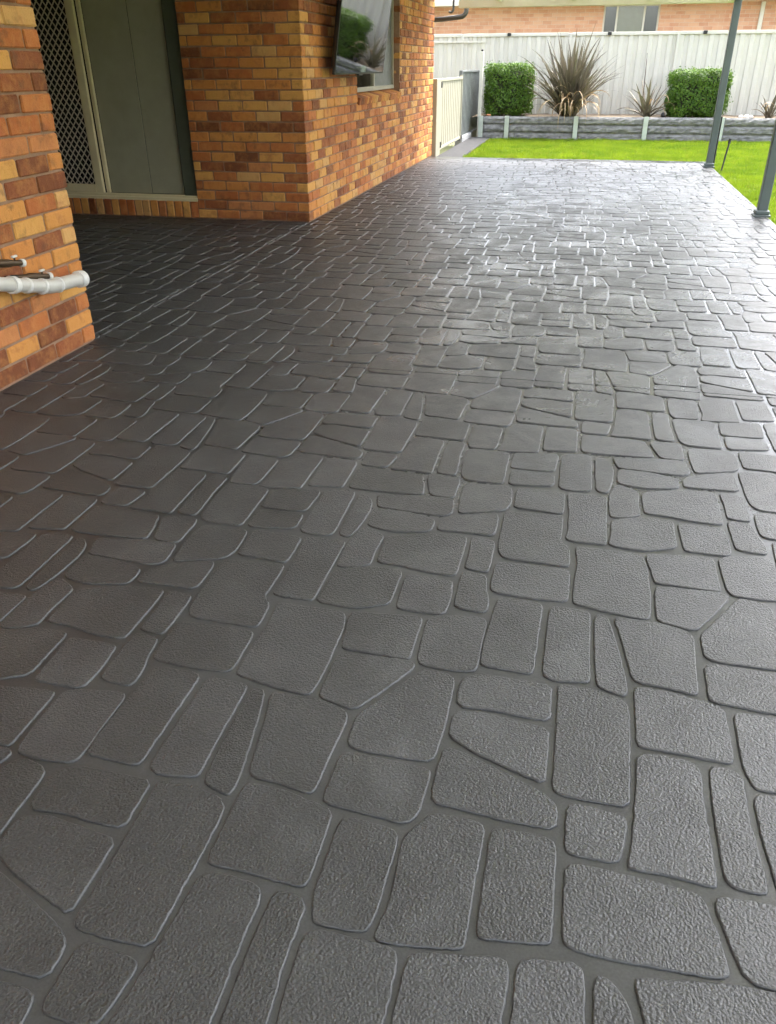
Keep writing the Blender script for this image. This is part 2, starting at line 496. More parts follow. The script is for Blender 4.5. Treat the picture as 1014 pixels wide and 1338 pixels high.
# ---------------------------------------------------------------- ground, patio slab, stamped stones
def sheet(name, x0, x1, y0, y1, z, mat, kind='structure'):
    o = MB().add([(x0,y0,z),(x1,y0,z),(x1,y1,z),(x0,y1,z)], [(0,1,2,3)]).build(name, mat)
    return tag(o, kind=kind)
sheet('ground', -900, 900, -900, 900, -0.30, M['plain_ground'])
tag(MB().box(XR, 30, -12, 18.36, -0.35, -0.050).box(-2.03, XR, YFAR+0.004, 18.36, -0.35, -0.050).build('lawn', M['lawn']), kind='structure')
patio = MB().box(XW-4.6, XR, -6.0, YFAR, -0.2, 0.0).build('patio', M['joint'])
tag(patio, 'charcoal stamped concrete patio with stone pattern', kind='structure')
edge_strip = MB().bbox(-2.46, -2.035, YFAR+0.006, 18.36, -0.2, -0.012, 0.006).build('side_path', M['path'])
tag(edge_strip, kind='structure')
# pale kerb under the grey fence
tag(MB().bbox(-2.62, -2.465, 17.15, 19.9, -0.2, 0.07, 0.008).build('kerb', M['kerb']), kind='structure')

STONES = [[tuple(int(c)/1000 for c in q.split(',')) for q in l.split()] for l in """-340,990 -342,922 -342,850 -329,804 -317,799 -244,802 -229,809 -222,863 -222,915 -219,970 -219,989 -223,1012 -242,1021 -323,1027 -338,1016
100,941 100,867 113,852 206,849 282,853 346,854 368,861 370,873 360,939 351,959 344,999 325,1007 231,1015 132,1020 101,1013
-208,1009 -205,918 -204,858 -215,808 -214,796 -201,792 -122,801 -69,809 -62,820 -62,860 -62,932 -58,1032 -59,1065 -77,1075 -164,1075 -176,1053
-45,931 -45,847 -37,836 12,843 73,852 81,857 81,937 81,1023 80,1047 72,1065 30,1069 -36,1067 -44,1050
98,1050 111,1040 195,1040 203,1061 216,1136 208,1151 119,1162 99,1152
-387,1141 -389,1073 -385,1053 -339,1049 -276,1044 -210,1039 -192,1066 -190,1101 -186,1168 -191,1185 -364,1194 -386,1181
-175,1177 -171,1102 -99,1098 -7,1090 79,1091 80,1139 65,1164 26,1185 -119,1245 -169,1256
386,1208 387,1144 387,1068 392,1039 418,1032 454,1032 459,1044 456,1137 451,1212 455,1317 411,1328 392,1321
237,1221 224,1086 215,1039 221,1033 296,1035 365,1027 371,1033 370,1128 368,1227 371,1307 356,1329 282,1335 243,1325
-931,1185 -933,1082 -928,1063 -813,1058 -801,1066 -799,1190 -796,1295 -794,1344 -808,1362 -915,1360 -919,1337
-166,1321 -166,1291 -95,1250 -19,1224 51,1200 52,1359 -112,1381 -165,1364
-383,1305 -382,1250 -381,1219 -357,1206 -255,1205 -188,1209 -179,1318 -180,1355 -180,1457 -188,1488 -250,1504 -265,1492
69,1353 68,1192 82,1179 169,1177 221,1179 230,1447 222,1491 149,1515 67,1517
-488,1436 -489,1373 -486,1346 -442,1336 -394,1324 -342,1402 -284,1504 -300,1522 -476,1515 -485,1494
244,1421 244,1357 258,1350 320,1351 431,1343 444,1352 445,1445 444,1518 335,1545 263,1548 245,1540
-168,1451 -161,1389 -72,1394 -34,1389 52,1388 50,1507 -124,1511 -159,1486
-704,1584 -712,1457 -712,1390 -707,1378 -601,1356 -515,1347 -507,1365 -501,1459 -502,1609 -513,1673 -537,1683 -708,1683 -711,1666
-489,1573 -485,1540 -475,1533 -420,1532 -318,1527 -304,1530 -305,1605 -304,1694 -313,1707 -487,1689 -502,1675
-290,1687 -289,1618 -286,1543 -280,1527 -272,1515 -214,1511 -141,1516 -133,1542 -135,1624 -133,1682 -133,1722 -146,1740 -274,1721 -289,1697
151,1726 153,1616 157,1536 172,1523 214,1510 226,1515 226,1555 212,1665 197,1756 183,1819 165,1825 153,1812
28,1708 27,1552 35,1535 68,1528 135,1539 140,1553 137,1648 138,1814 132,1831 43,1835 31,1822
219,1732 229,1660 240,1583 253,1565 316,1563 382,1550 392,1560 395,1653 403,1773 389,1799 322,1819 222,1820 202,1813
-602,1791 -611,1743 -609,1716 -564,1710 -497,1706 -439,1732 -406,1750 -407,1835 -405,1901 -415,1917 -505,1916 -595,1883 -604,1844
-389,1827 -385,1744 -378,1732 -292,1730 -251,1732 -244,1803 -251,1888 -262,1897 -384,1900 -391,1886
-230,1795 -226,1774 -156,1764 -137,1773 -140,1827 -154,1880 -157,1926 -166,1948 -220,1955 -232,1940
-738,1908 -739,1760 -745,1730 -727,1717 -632,1716 -620,1721 -619,1872 -615,2030 -625,2041 -737,2038 -749,2028
-142,1942 -142,1888 -130,1868 -15,1860 70,1865 78,1887 77,2015 64,2031 -127,2026 -139,2010
-608,1995 -606,1917 -600,1898 -554,1903 -515,1927 -508,1939 -512,2006 -506,2090 -513,2105 -576,2144 -592,2111 -606,2051
-494,1967 -489,1948 -413,1945 -372,1934 -316,1926 -253,1926 -248,1942 -245,2055 -246,2142 -257,2154 -344,2149 -411,2130 -490,2099 -497,2075
-226,2059 -228,1986 -225,1972 -170,1966 -157,1972 -156,2043 -157,2129 -163,2144 -224,2153 -231,2140
-145,2187 -141,2099 -132,2069 -108,2052 -27,2051 70,2048 76,2069 72,2152 43,2184 46,2265 46,2343 36,2353 -136,2340 -144,2326
-576,2180 -573,2156 -533,2142 -484,2135 -386,2154 -365,2167 -364,2221 -372,2238 -463,2267 -564,2270 -573,2255
-349,2194 -345,2175 -289,2178 -208,2179 -164,2181 -161,2230 -164,2309 -177,2324 -193,2321 -270,2289 -327,2260 -341,2238
-576,2300 -567,2282 -465,2273 -352,2267 -316,2287 -324,2376 -336,2393 -438,2391 -576,2370 -590,2364
-306,2427 -300,2323 -293,2299 -225,2320 -147,2350 -130,2399 -137,2506 -154,2524 -293,2517 -305,2490
-118,2402 -116,2379 -49,2376 39,2366 47,2387 46,2505 36,2517 -109,2524 -118,2511
-427,2456 -411,2404 -349,2397 -326,2409 -326,2529 -335,2556 -435,2553 -445,2532
-153,2582 -151,2546 -99,2550 -23,2560 4,2569 5,2639 -2,2660 -141,2664 -153,2649
-337,2687 -328,2580 -307,2548 -195,2543 -173,2548 -173,2645 -172,2789 -182,2811 -324,2814 -339,2794
24,2673 25,2556 60,2543 116,2548 136,2560 134,2823 126,2854 37,2843 24,2824
150,2701 154,2564 178,2551 194,2559 207,2625 215,2731 209,2784 193,2820 160,2845 150,2827
-159,2695 -153,2680 -82,2677 -10,2681 4,2692 12,2813 3,2836 -147,2811 -156,2792""".strip().split('\n')]
V1 = (0.80418, 0.48219); V2 = (-0.00394, 2.02588)

def clip(P, axis, lim, keep_less):
    out = []
    n = len(P)
    for i in range(n):
        a, b = P[i], P[(i+1) % n]
        ia = (a[axis] <= lim) if keep_less else (a[axis] >= lim)
        ib = (b[axis] <= lim) if keep_less else (b[axis] >= lim)
        if ia: out.append(a)
        if ia != ib:
            t = (lim-a[axis])/(b[axis]-a[axis])
            out.append((a[0]+(b[0]-a[0])*t, a[1]+(b[1]-a[1])*t))
    return out
def clip_rect(P, R):
    for ax, lim, less in ((0, R[0], False), (0, R[1], True), (1, R[2], False), (1, R[3], True)):
        P = clip(P, ax, lim, less)
        if len(P) < 3: return []
    return P
def parea(P):
    return 0.5*sum(P[i-1][0]*P[i][1]-P[i][0]*P[i-1][1] for i in range(len(P)))
def smooth_outline(P, rs, step=0.04, wav=0.0007):
    """cut the corners once, break long edges and make them waver"""
    P = np.array(P)
    Q = []
    n = len(P)
    for i in range(n):
        a, b = P[i], P[(i+1) % n]
        l = np.hypot(*(b-a))
        if l < 1e-4: continue
        t = min(0.28, 0.012/l)
        Q.append(a+(b-a)*t)
        if l > step*1.5:
            k = int(l/step)
            for j in range(1, k):
                s = t+(1-2*t)*j/k
                Q.append(a+(b-a)*s+rs.randn(2)*wav)
        Q.append(b-(b-a)*t)
    return np.array(Q)
def offset(P, d):
    nx = np.roll(P, -1, 0)-P
    pv = P-np.roll(P, 1, 0)
    t = nx/np.maximum(1e-6, np.hypot(nx[:,0], nx[:,1]))[:,None]+pv/np.maximum(1e-6, np.hypot(pv[:,0], pv[:,1]))[:,None]
    t /= np.maximum(1e-6, np.hypot(t[:,0], t[:,1]))[:,None]
    nrm = np.stack([t[:,1], -t[:,0]], 1)          # outward for counter-clockwise outlines
    return P+nrm*d
STONE_H = 0.0050
def stone_geo(P, rs, step=0.04):
    if parea(P) < 0: P = P[::-1]
    Q = smooth_outline(P, rs, step)
    n = len(Q)
    rings = [(offset(Q, 0.0030), -0.001), (offset(Q, 0.0024), STONE_H*0.50), (offset(Q, 0.0007), STONE_H*0.92), (offset(Q, -0.0008), STONE_H)]
    vs = []
    for R, z in rings: vs += [(x, y, z) for x, y in R]
    fs = []
    for k in range(3):
        for i in range(n):
            j = (i+1) % n
            fs.append((k*n+i, k*n+j, (k+1)*n+j, (k+1)*n+i))
    return vs, fs, tuple(range(3*n, 4*n)), (n, 2*n)

def stone_obj(P, rs, step):
    b = MB(); vs, fs, top, nr = stone_geo(P, rs, step); b.add(vs, fs, True); b.f.append(top); b.sm.append(False)
    me = b.mesh('paving_stone')
    me.materials.append(M['stone']); me.materials.append(M['edge'])
    me.polygons.foreach_set('material_index', [1 if nr[0] <= i < nr[1] else 0 for i in range(len(b.f))])
    return me
AREAS = [(XW+0.012, XR-0.012, -2.0, YJ-0.004), (XW+0.012, XR-0.012, YJ+0.004, YFAR-0.40), (XW-4.5, XW-0.012, YN+0.02, YC-0.02)]
pieces = []        # (screen area, base index or None, offset, polygon)
for k, S in enumerate(STONES):
    for mm in range(-12, 9):
        for nn in range(-6, 12):
            dx, dy = mm*V1[0]+nn*V2[0], mm*V1[1]+nn*V2[1]
            P = [(x+dx, y+dy) for x, y in S]
            if max(q[0] for q in P) < XW-4.5 or min(q[0] for q in P) > XR or max(q[1] for q in P) < -2 or min(q[1] for q in P) > YFAR: continue
            for A in AREAS:
                C = clip_rect(P, A)
                if len(C) < 3 or abs(parea(C)) < 0.0011: continue
                whole = abs(abs(parea(C))-abs(parea(P))) < 1e-7
                behind = A is AREAS[2] and False
                pieces.append((screen_area([(x, y, 0) for x, y in C]), k if whole else None, (dx, dy), C))
pieces.sort(key=lambda q: -q[0])
stone_mesh = {}
field = MB(); field_mi = []
count = 0
for ar, k, off, C in pieces:
    if count < 300 and ar > 0:
        if k is not None:
            if k not in stone_mesh:
                stone_mesh[k] = stone_obj(STONES[k], np.random.RandomState(k), 0.014)
            o = link('paving_stone', stone_mesh[k], None, patio)
            o.location = (off[0], off[1], 0)
        else:
            link('paving_stone', stone_obj(C, nrs, 0.03), None, patio)
        count += 1
    else:
        vs, fs, top, nr = stone_geo(C, nrs)
        o0 = len(field.v)
        field.add(vs, fs, True)
        field_mi += [1 if nr[0] <= i < nr[1] else 0 for i in range(len(fs)+1)]
        field.f.append(tuple(i+o0 for i in top)); field.sm.append(False)
fo = tag(field.build('stone_field', M['stone'], patio), kind='stuff')
fo.data.materials.append(M['edge'])
fo.data.polygons.foreach_set('material_index', field_mi)

# ---------------------------------------------------------------- the brick house
house = empty('brick_house', (XW, YN, 0))
tag(house, 'orange brick house with a recessed screened sliding door and side window', 'house')
def brick_variants(lx, ly, lz, n=5):
    out = []
    for i in range(n):
        b = MB().bbox(-lx/2, lx/2, -ly/2, ly/2, -lz/2, lz/2, 0.0065)
        b.v = [(x+rnd.gauss(0, .0011), y+rnd.gauss(0, .0011), z+rnd.gauss(0, .0009)) for x, y, z in b.v]
        me = b.mesh('brick'); me.materials.append(M['brick']); out.append((me, b))
    return out
VAR = {}
def variants(l):
    key = round(l, 3)
    if key not in VAR: VAR[key] = brick_variants(l, 0.11, 0.076)
    return VAR[key]
TOPZ = 2.25
NCOURSE = int(TOPZ/COURSE)
bricks = []     # (wall, centre, length, along-axis 'x'/'y')
def add_brick(wall, c, l, ax): bricks.append((wall, c, l, ax))

# openings
DX0, DX1, DZ0 = -5.62, -3.683, 0.172     # sliding door in the wall at YC
WY0, WY1, WZ0 = 9.47, 11.66, 1.046       # window in the wall at XW
def wall_core(name, boxes):
    b = MB()
    for bx in boxes: b.box(*bx)
    return b.build(name, M['mortar'], house)
RC = 0.009  # mortar set back
wall_near = wall_core('wall', [(XW-0.25, XW-RC, -6.0, YN-RC, -0.1, TOPZ), (XW-4.5, XW-0.25, YN-0.25, YN-RC, -0.1, TOPZ)])
wall_door = wall_core('wall', [(DX1, XW-RC-0.0015, YC+RC, YC+0.25, -0.1, TOPZ), (XW-4.5, DX0, YC+RC, YC+0.25, -0.1, TOPZ),
                               (DX0, DX1, YC+RC, YC+0.25, -0.1, DZ0-0.02), (XW-4.6, XW-4.5, YN-0.2, YC+0.2, -0.1, TOPZ)])
wall_side = wall_core('wall', [(XW-0.25, XW-RC, YC+0.25, WY0, -0.1, TOPZ), (XW-0.25, XW-RC, WY1, YE-RC, -0.1, TOPZ),
                               (XW-0.25, XW-RC, WY0, WY1, -0.1, WZ0-0.10), (XW-0.25, XW-RC, WY0, WY1, 2.12, TOPZ),
                               (XW-4.5, XW-0.25, YE-0.25, YE-RC, -0.1, TOPZ), (XW-0.252, XW-0.248, WY0, WY1, WZ0-0.1, 2.12)])
for i in range(NCOURSE):
    z = i*COURSE + 0.010 + 0.038
    even = i % 2 == 0
    # near wall, corner at YN
    if even:
        add_brick(wall_near, (XW-0.115, YN-0.055, z), 0.23, 'x'); y = YN-0.12
        x = XW-0.24
    else:
        add_brick(wall_near, (XW-0.055, YN-0.115, z), 0.23, 'y'); y = YN-0.24
        x = XW-0.12
    while y > 0.3:
        add_brick(wall_near, (XW-0.055, y-0.115, z), 0.23, 'y'); y -= 0.24
    for _ in range(5):
        add_brick(wall_near, (x-0.115, YN-0.055, z), 0.23, 'x'); x -= 0.24
    # wall with the door, and the side wall from the corner at YC
    if even:
        add_brick(wall_door, (XW-0.115, YC+0.055, z), 0.23, 'x'); x = XW-0.24; y = YC+0.12
    else:
        add_brick(wall_side, (XW-0.055, YC+0.115, z), 0.23, 'y'); x = XW-0.12; y = YC+0.24
    under = z+0.038 < 0.10   # first course runs right under the door
    while x > XW-3.9:
        l = 0.23
        inside = (x-0.23 < DX1 and x > DX0)
        if inside:
            if x-DX1 > 0.05 :
                add_brick(wall_door, ((x+DX1)/2, YC+0.055, z), x-DX1, 'x')
        else: add_brick(wall_door, (x-0.115, YC+0.055, z), 0.23, 'x')
        x -= 0.24
    while y < YE-0.06:
        e = min(y+0.23, YE)
        segs = [(y, e)]
        if z+0.038 > WZ0-0.085 and z-0.038 < 2.12:
            segs = []
            if y < WY0: segs.append((y, min(e, WY0)))
            if e > WY1: segs.append((max(y, WY1), e))
        for a, b_ in segs:
            if b_-a > 0.045: add_brick(wall_side, (XW-0.055, (a+b_)/2, z), b_-a, 'y')
        y += 0.24
# soldier bricks under the door track
x = DX1-0.005
k = 0
while x > DX0:
    bricks.append((wall_door, (x-0.038, YC+0.055, 0.083), 0.148, 'z')); x -= 0.086; k += 1
def brick_matrix(c, ax):
    j = Vector((rnd.gauss(0, .0012), rnd.gauss(0, .0012), rnd.gauss(0, .0010)))
    R = Matrix.Rotation(rnd.gauss(0, .006), 4, 'Z') @ Matrix.Rotation(rnd.gauss(0, .004), 4, 'X')
    if ax == 'y': R = R @ Matrix.Rotation(math.pi/2, 4, 'Z')
    if ax == 'z': R = R @ Matrix.Rotation(math.pi/2, 4, 'Y')
    return Matrix.Translation(Vector(c)+j) @ R
ranked = []
for w, c, l, ax in bricks:
    h = 0.038
    if ax == 'x': pts = [(c[0]-l/2, c[1]-.055, c[2]-h), (c[0]+l/2, c[1]-.055, c[2]-h), (c[0]-l/2, c[1]-.055, c[2]+h), (c[0]+l/2, c[1]-.055, c[2]+h)]
    elif ax == 'y': pts = [(XW, c[1]-l/2, c[2]-h), (XW, c[1]+l/2, c[2]-h), (XW, c[1]-l/2, c[2]+h), (XW, c[1]+l/2, c[2]+h)]
    else: pts = [(c[0]-h, c[1]-.055, c[2]-l/2), (c[0]+h, c[1]-.055, c[2]-l/2), (c[0]+h, c[1]-.055, c[2]+l/2)]
    ranked.append((screen_area(pts) if not (ax == 'x' and abs(c[1]-(YN-.055)) < .01 and c[0] < XW-.12) else 0, w, c, l, ax))
ranked.sort(key=lambda q: -q[0])
wall_fields = {}
for i, (ar, w, c, l, ax) in enumerate(ranked):
    me, b = rnd.choice(variants(l))
    T = brick_matrix(c, ax)
    if i < 300 and ar > 30:
        o = link('brick', me, None, w); o.matrix_parent_inverse = Matrix.Identity(4)
        o.matrix_basis = T
    else:
        wall_fields.setdefault(w.name, (w, MB()))[1].add(b.v, b.f, M=T)
for w, b in wall_fields.values():
    tag(b.build('brick_field', M['brick_f'], w), kind='stuff')

# sliding door: frame, screen leaf with diamond grille, glazed leaf with curtain
dy = YC+0.035
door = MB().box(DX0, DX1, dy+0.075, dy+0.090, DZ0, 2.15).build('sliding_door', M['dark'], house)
MB().bbox(DX0, DX1, dy-0.030, dy+0.075, DZ0-0.018, DZ0+0.012, 0.003).bbox(DX0, DX1, dy-0.012, dy+0.000, DZ0+0.012, DZ0+0.034, 0.002).bbox(DX0, DX1, dy+0.036, dy+0.048, DZ0+0.012, DZ0+0.034, 0.002).build('track', M['door_cream'], door)
MB().bbox(DX1-0.150, DX1-0.002, dy+0.012, dy+0.072, DZ0+0.014, 2.15, 0.003).build('jamb', M['frame_dark'], door)
MB().bbox(DX0+0.002, DX0+0.05, dy+0.012, dy+0.072, DZ0+0.014, 2.15, 0.003).build('jamb', M['frame_dark'], door)
SX = -4.700   # right edge of the screen leaf
leaf = MB().bbox(SX-0.085, SX, dy-0.012, dy+0.022, DZ0+0.036, 2.12, 0.004).bbox(DX0+0.05, SX-0.085, dy-0.012, dy+0.022, DZ0+0.036, DZ0+0.115, 0.004).bbox(DX0+0.05, SX-0.085, dy-0.012, dy+0.022, 2.05, 2.12, 0.004).build('screen_frame', M['door_cream'], door)
g = MB()
gx0, gx1, gz0, gz1 = DX0+0.05, SX-0.085, DZ0+0.11, 2.05
pw, ph = 0.062, 0.082
def strand(x0, z0, x1, z1):
    d = Vector((x1-x0, 0, z1-z0)); n = Vector((-d.z, 0, d.x)).normalized()*0.0050
    ya, yb = dy+0.001, dy+0.006
    a = [Vector((x0, ya, z0))-n, Vector((x0, ya, z0))+n, Vector((x1, ya, z1))+n, Vector((x1, ya, z1))-n]
    bb = [v+Vector((0, yb-ya, 0)) for v in a]
    g.add(a+bb, [(0,1,2,3),(7,6,5,4),(0,4,5,1),(1,5,6,2),(2,6,7,3),(3,7,4,0)])
nx = int((gx1-gx0)/pw)+1; nz = int((gz1-gz0)/ph)+1
sl = ph/pw
for s in (1, -1):
    k0 = -nz-2
    for k in range(-nz-2, nx+nz+2):
        # line x = gx0 + k*pw + s*(z-gz0)/sl
        xa = gx0+k*pw
        za, zb = gz0, gz1
        if s == 1:
            za = max(gz0, gz0+(gx0-xa)*sl); zb = min(gz1, gz0+(gx1-xa)*sl)
        else:
            za = max(gz0, gz0+(xa-gx1)*sl); zb = min(gz1, gz0+(xa-gx0)*sl)
        if zb-za > 0.01: strand(xa+s*(za-gz0)/sl, za, xa+s*(zb-gz0)/sl, zb)
tag(g.build('diamond_grille', M['grille'], door), kind='stuff')
# glazed leaf
GX0, GX1 = SX+0.012, DX1-0.150
MB().bbox(GX0, GX0+0.035, dy+0.020, dy+0.056, DZ0+0.036, 2.12, 0.003).build('stile', M['door_cream'], door)
MB().bbox(GX0-0.011, GX0-0.001, dy+0.026, dy+0.050, DZ0+0.036, 2.12, 0.002).build('seal', M['black'], door)
cx = GX0+0.036
for wdt, oy in ((0.445, 0.0), (GX1-cx-0.447, 0.006)):
    MB().bbox(cx, cx+wdt, dy+0.058+oy, dy+0.064+oy, DZ0+0.036, 2.12, 0.002).build('curtain_panel', M['curtain'], door); cx += wdt+0.002
MB().bbox(GX1-0.018, GX1-0.004, dy+0.040, dy+0.056, DZ0+0.036, 2.12, 0.002).build('seal', M['black'], door)

# window behind the television
wx = XW-0.115
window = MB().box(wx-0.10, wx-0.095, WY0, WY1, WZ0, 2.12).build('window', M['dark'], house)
fr = MB()
fr.bbox(wx-0.03, wx+0.035, WY0, WY1, WZ0, WZ0+0.045, 0.003)
fr.bbox(wx-0.03, wx+0.03, WY1-0.04, WY1, WZ0+0.045, 2.10, 0.003)
fr.bbox(wx-0.03, wx+0.03, WY0, WY0+0.04, WZ0+0.045, 2.10, 0.003)
fr.bbox(wx-0.03, wx+0.03, WY0, WY1, 2.10, 2.12, 0.003)
fr.build('frame', M['gatecream'], window)
MB().bbox(wx-0.02, wx+0.022, 10.60, 10.645, WZ0+0.046, 2.10, 0.003).build('mullion', M['gatecream'], window)
MB().box(wx-0.008, wx-0.003, WY0+0.04, 10.60, WZ0+0.045, 2.10).build('pane', M['glass'], window)
MB().box(wx-0.008, wx-0.003, 10.645, WY1-0.04, WZ0+0.045, 2.10).build('pane', M['glass'], window)
MB().box(wx+0.004, wx+0.007, 10.70, WY1-0.042, WZ0+0.046, 2.10).build('fly_screen', M['greyfence'], window)
cur = MB()
for i in range(14):
    y0 = WY0+0.05+i*0.078
    cur.add([(wx-0.05, y0, WZ0+.05), (wx-0.035, y0+0.039, WZ0+.05), (wx-0.05, y0+0.078, WZ0+.05), (wx-0.05, y0, 2.1), (wx-0.035, y0+0.039, 2.1), (wx-0.05, y0+0.078, 2.1)], [(0,1,4,3),(1,2,5,4)], True)
cur.build('curtain', M['pale_curtain'], window)
y = WY0+0.006
sl_tilt = Matrix.Rotation(math.radians(14), 4, 'Y')
i = 0
sill_var = [MB().bbox(-0.17, 0.03, -0.038, 0.038, -0.075, 0.0, 0.005).mesh('sill_brick') for _ in range(2)]
while y+0.076 < WY1+0.02:
    o = link('sill_brick', sill_var[i % 2], M['brick'], window)
    o.matrix_basis = Matrix.Translation((XW+0.004, y+0.038, WZ0-0.038)) @ sl_tilt
    y += 0.0865; i += 1

# soffit and roof over the house part
MB().box(XW-4.7, XW-0.02, -6.2, YE+0.3, TOPZ+0.001, TOPZ+0.05).build('soffit', M['ceiling'], house)
MB().add([(XW-4.8,-6.4,TOPZ+.051),(XW+.3,-6.4,TOPZ+.30),(XW+.3,YE+.45,TOPZ+.30),(XW-4.8,YE+.45,TOPZ+.051),
          (XW-4.8,-6.4,TOPZ+1.9),(XW-4.8,YE+.45,TOPZ+1.9)], [(0,3,2,1),(1,2,5,4),(0,4,5,3),(0,1,4),(3,5,2)]).build('roof', M['roof'], house)

# ---------------------------------------------------------------- patio cover
cover = empty('patio_cover', (XP, 8.815, 0))
tag(cover, 'cream patio cover on dark grey green square posts', 'patio cover')
BZ = 2.055
ys = np.linspace(-2.6, 13.98, 15)
for i in range(14):
    # one curved edge-lapped sheet per bay: a single thin skin
    y0, y1 = ys[i], ys[i+1]-0.004
    MB().add([(XW+0.02, y0, BZ+0.19), (1.79, y0, BZ+0.155), (1.79, y1, BZ+0.155), (XW+0.02, y1, BZ+0.19)], [(0, 1, 2, 3)]).build('roof_sheet', M['opal'], cover)
for x in (-1.5, -0.45, 0.6):
    MB().bbox(x-0.025, x+0.025, -2.6, 13.855, BZ+0.06, BZ+0.150, 0.003).build('rafter', M['beam'], cover)
MB().bbox(-2.12, 1.79, 13.86, 13.98, BZ, BZ+0.150, 0.004).build('beam', M['beam'], cover)
MB().bbox(XP-0.045, XP+0.045, -2.6, 13.858, BZ+0.004, BZ+0.150, 0.004).build('beam', M['beam'], cover)
def post(y):
    p = MB().bbox(XP-0.045, XP+0.045, y-0.045, y+0.045, 0.0, BZ+0.003, 0.006).build('post', M['post'], cover)
    MB().bbox(XP-0.078, XP+0.078, y-0.078, y+0.078, 0.001, 0.022, 0.004).bbox(XP-0.066, XP+0.066, y-0.066, y+0.066, 0.0225, 0.062, 0.008).build('base_collar', M['post'], p)
    return p
posts = [post(y) for y in (13.166, 8.815, 4.46, 0.1)]
MB().tube([(XP+0.062, 13.17, 0.0), (XP+0.062, 13.17, 0.66)], 0.011, 8).build('cable_conduit', M['black'], posts[0])

# dark downpipe from the cover gutter back to the house corner
dp = MB()
path = [(XW-0.10, 14.24, 1.925), (-2.42, 14.22, 1.93), (-2.14, 14.2, 1.955)]
for a in np.linspace(0, math.pi/2, 6): path.append((-2.14+0.09*math.sin(a), 14.2, 1.955+0.09*(1-math.cos(a))))
path.append((-2.045, 14.2, 2.14))
dpo = dp.tube(path, 0.034, 16).build('downpipe', M['downpipe'])
tag(dpo, 'dark grey downpipe bending round the far house corner', 'downpipe')
MB().tube([(-2.047, 14.2, 2.06), (-2.047, 14.2, 2.09)], 0.039, 16).build('joiner', M['downpipe'], dpo)
hk = [(-2.245, 14.16, 2.20), (-2.245, 14.16, 2.10)]
for a in np.linspace(0, math.pi*0.75, 7): hk.append((-2.245-0.04+0.04*math.cos(a), 14.16, 2.06-0.045*math.sin(a)))
hko = MB().tube(hk, 0.017, 10).build('hook', M['downpipe'])
tag(hko, 'small dark hook hanging above the downpipe near the eave', 'hook')

# ---------------------------------------------------------------- television
tv = empty('television', (XW+0.12, 9.07, 1.24))
tag(tv, 'black flat television tilted down on the brick wall', 'television')
TVW, TVH = 1.60, 0.92
T = Matrix.Translation((XW+0.17, 8.98, 1.235)) @ Matrix.Rotation(math.radians(-3.2), 4, 'Z') @ Matrix.Rotation(math.radians(8.8), 4, 'Y')
def tvp(b, name, mat):
    b.v = [tuple(T @ Vector(v)) for v in b.v]
    return b.build(name, mat, tv)
body = MB().bbox(-0.028, 0.0, -TVW/2, TVW/2, 0.0, TVH, 0.004)
body.bbox(-0.085, -0.028, -TVW/2+0.10, TVW/2-0.10, 0.05, TVH-0.15, 0.015)
tvp(body, 'casing', M['tv_black'])
tvp(MB().box(0.0, 0.0012, -TVW/2+0.010, TVW/2-0.010, 0.016, TVH-0.010), 'screen', M['screen'])
tvp(MB().bbox(-0.03, 0.004, -0.06, 0.06, -0.012, -0.0005, 0.003), 'sensor', M['tv_black'])
MB().bbox(XW+0.001, XW+0.03, 8.75, 9.25, 1.42, 1.85, 0.004).bbox(XW+0.03, XW+0.13, 8.80, 8.86, 1.52, 1.60, 0.004).bbox(XW+0.03, XW+0.13, 9.14, 9.20, 1.52, 1.60, 0.004).build('wall_mount', M['black'], tv)

# ---------------------------------------------------------------- pipe and valves on the near wall
wp = empty('waste_pipe', (XW, 3.3, 0.38))
tag(wp, 'white plastic waste pipe with an elbow low on the near brick wall', 'pipe')
PX = XW+0.068
A0, A1, A2 = Vector((PX, 2.55, 0.612)), Vector((PX+0.012, 3.375, 0.392)), Vector((PX+0.004, 3.665, 0.366))
d1 = (A1-A0).normalized(); d2 = (A2-A1).normalized()
MB().tube([A0, A1-d1*0.055], 0.0315, 24).build('pipe', M['pvc'], wp)
elb = []
for t in np.linspace(0, 1, 9):
    s = (1-t)**2; elb.append((A1-d1*0.06)*s+A1*(2*t*(1-t))+(A1+d2*0.06)*t*t)
MB().tube(elb, 0.0345, 24).build('elbow', M['pvc'], wp)
MB().tube([A1+d2*0.055, A2-d2*0.03], 0.0325, 24).build('pipe', M['pvc'], wp)
for q, d, r in ((A0+d1*0.60, d1, 0.0375), (A0+d1*0.68, d1, 0.0365), (A1-d1*0.062, d1, 0.0375), (A1+d2*0.062, d2, 0.0375)):
    MB().tube([q-d*0.006, q-d*0.004, q+d*0.010, q+d*0.012], [r-0.004, r, r, r-0.004], 24).build('collar', M['pvc_ring'], wp)
MB().tube([A2-d2*0.045, A2-d2*0.042, A2-d2*0.004, A2], [0.036, 0.0415, 0.0415, 0.039], 24).build('end_cap', M['pvc_ring'], wp)
for y in (3.12,):
    c = A0+d1*((y-A0.y)/d1.y)
    MB().tube([c-d1*0.012, c+d1*0.012], 0.0395, 20).box(XW-0.02, c.x, c.y-0.012, c.y+0.012, c.z-0.012, c.z+0.012).build('clip', M['pvc_ring'], wp)
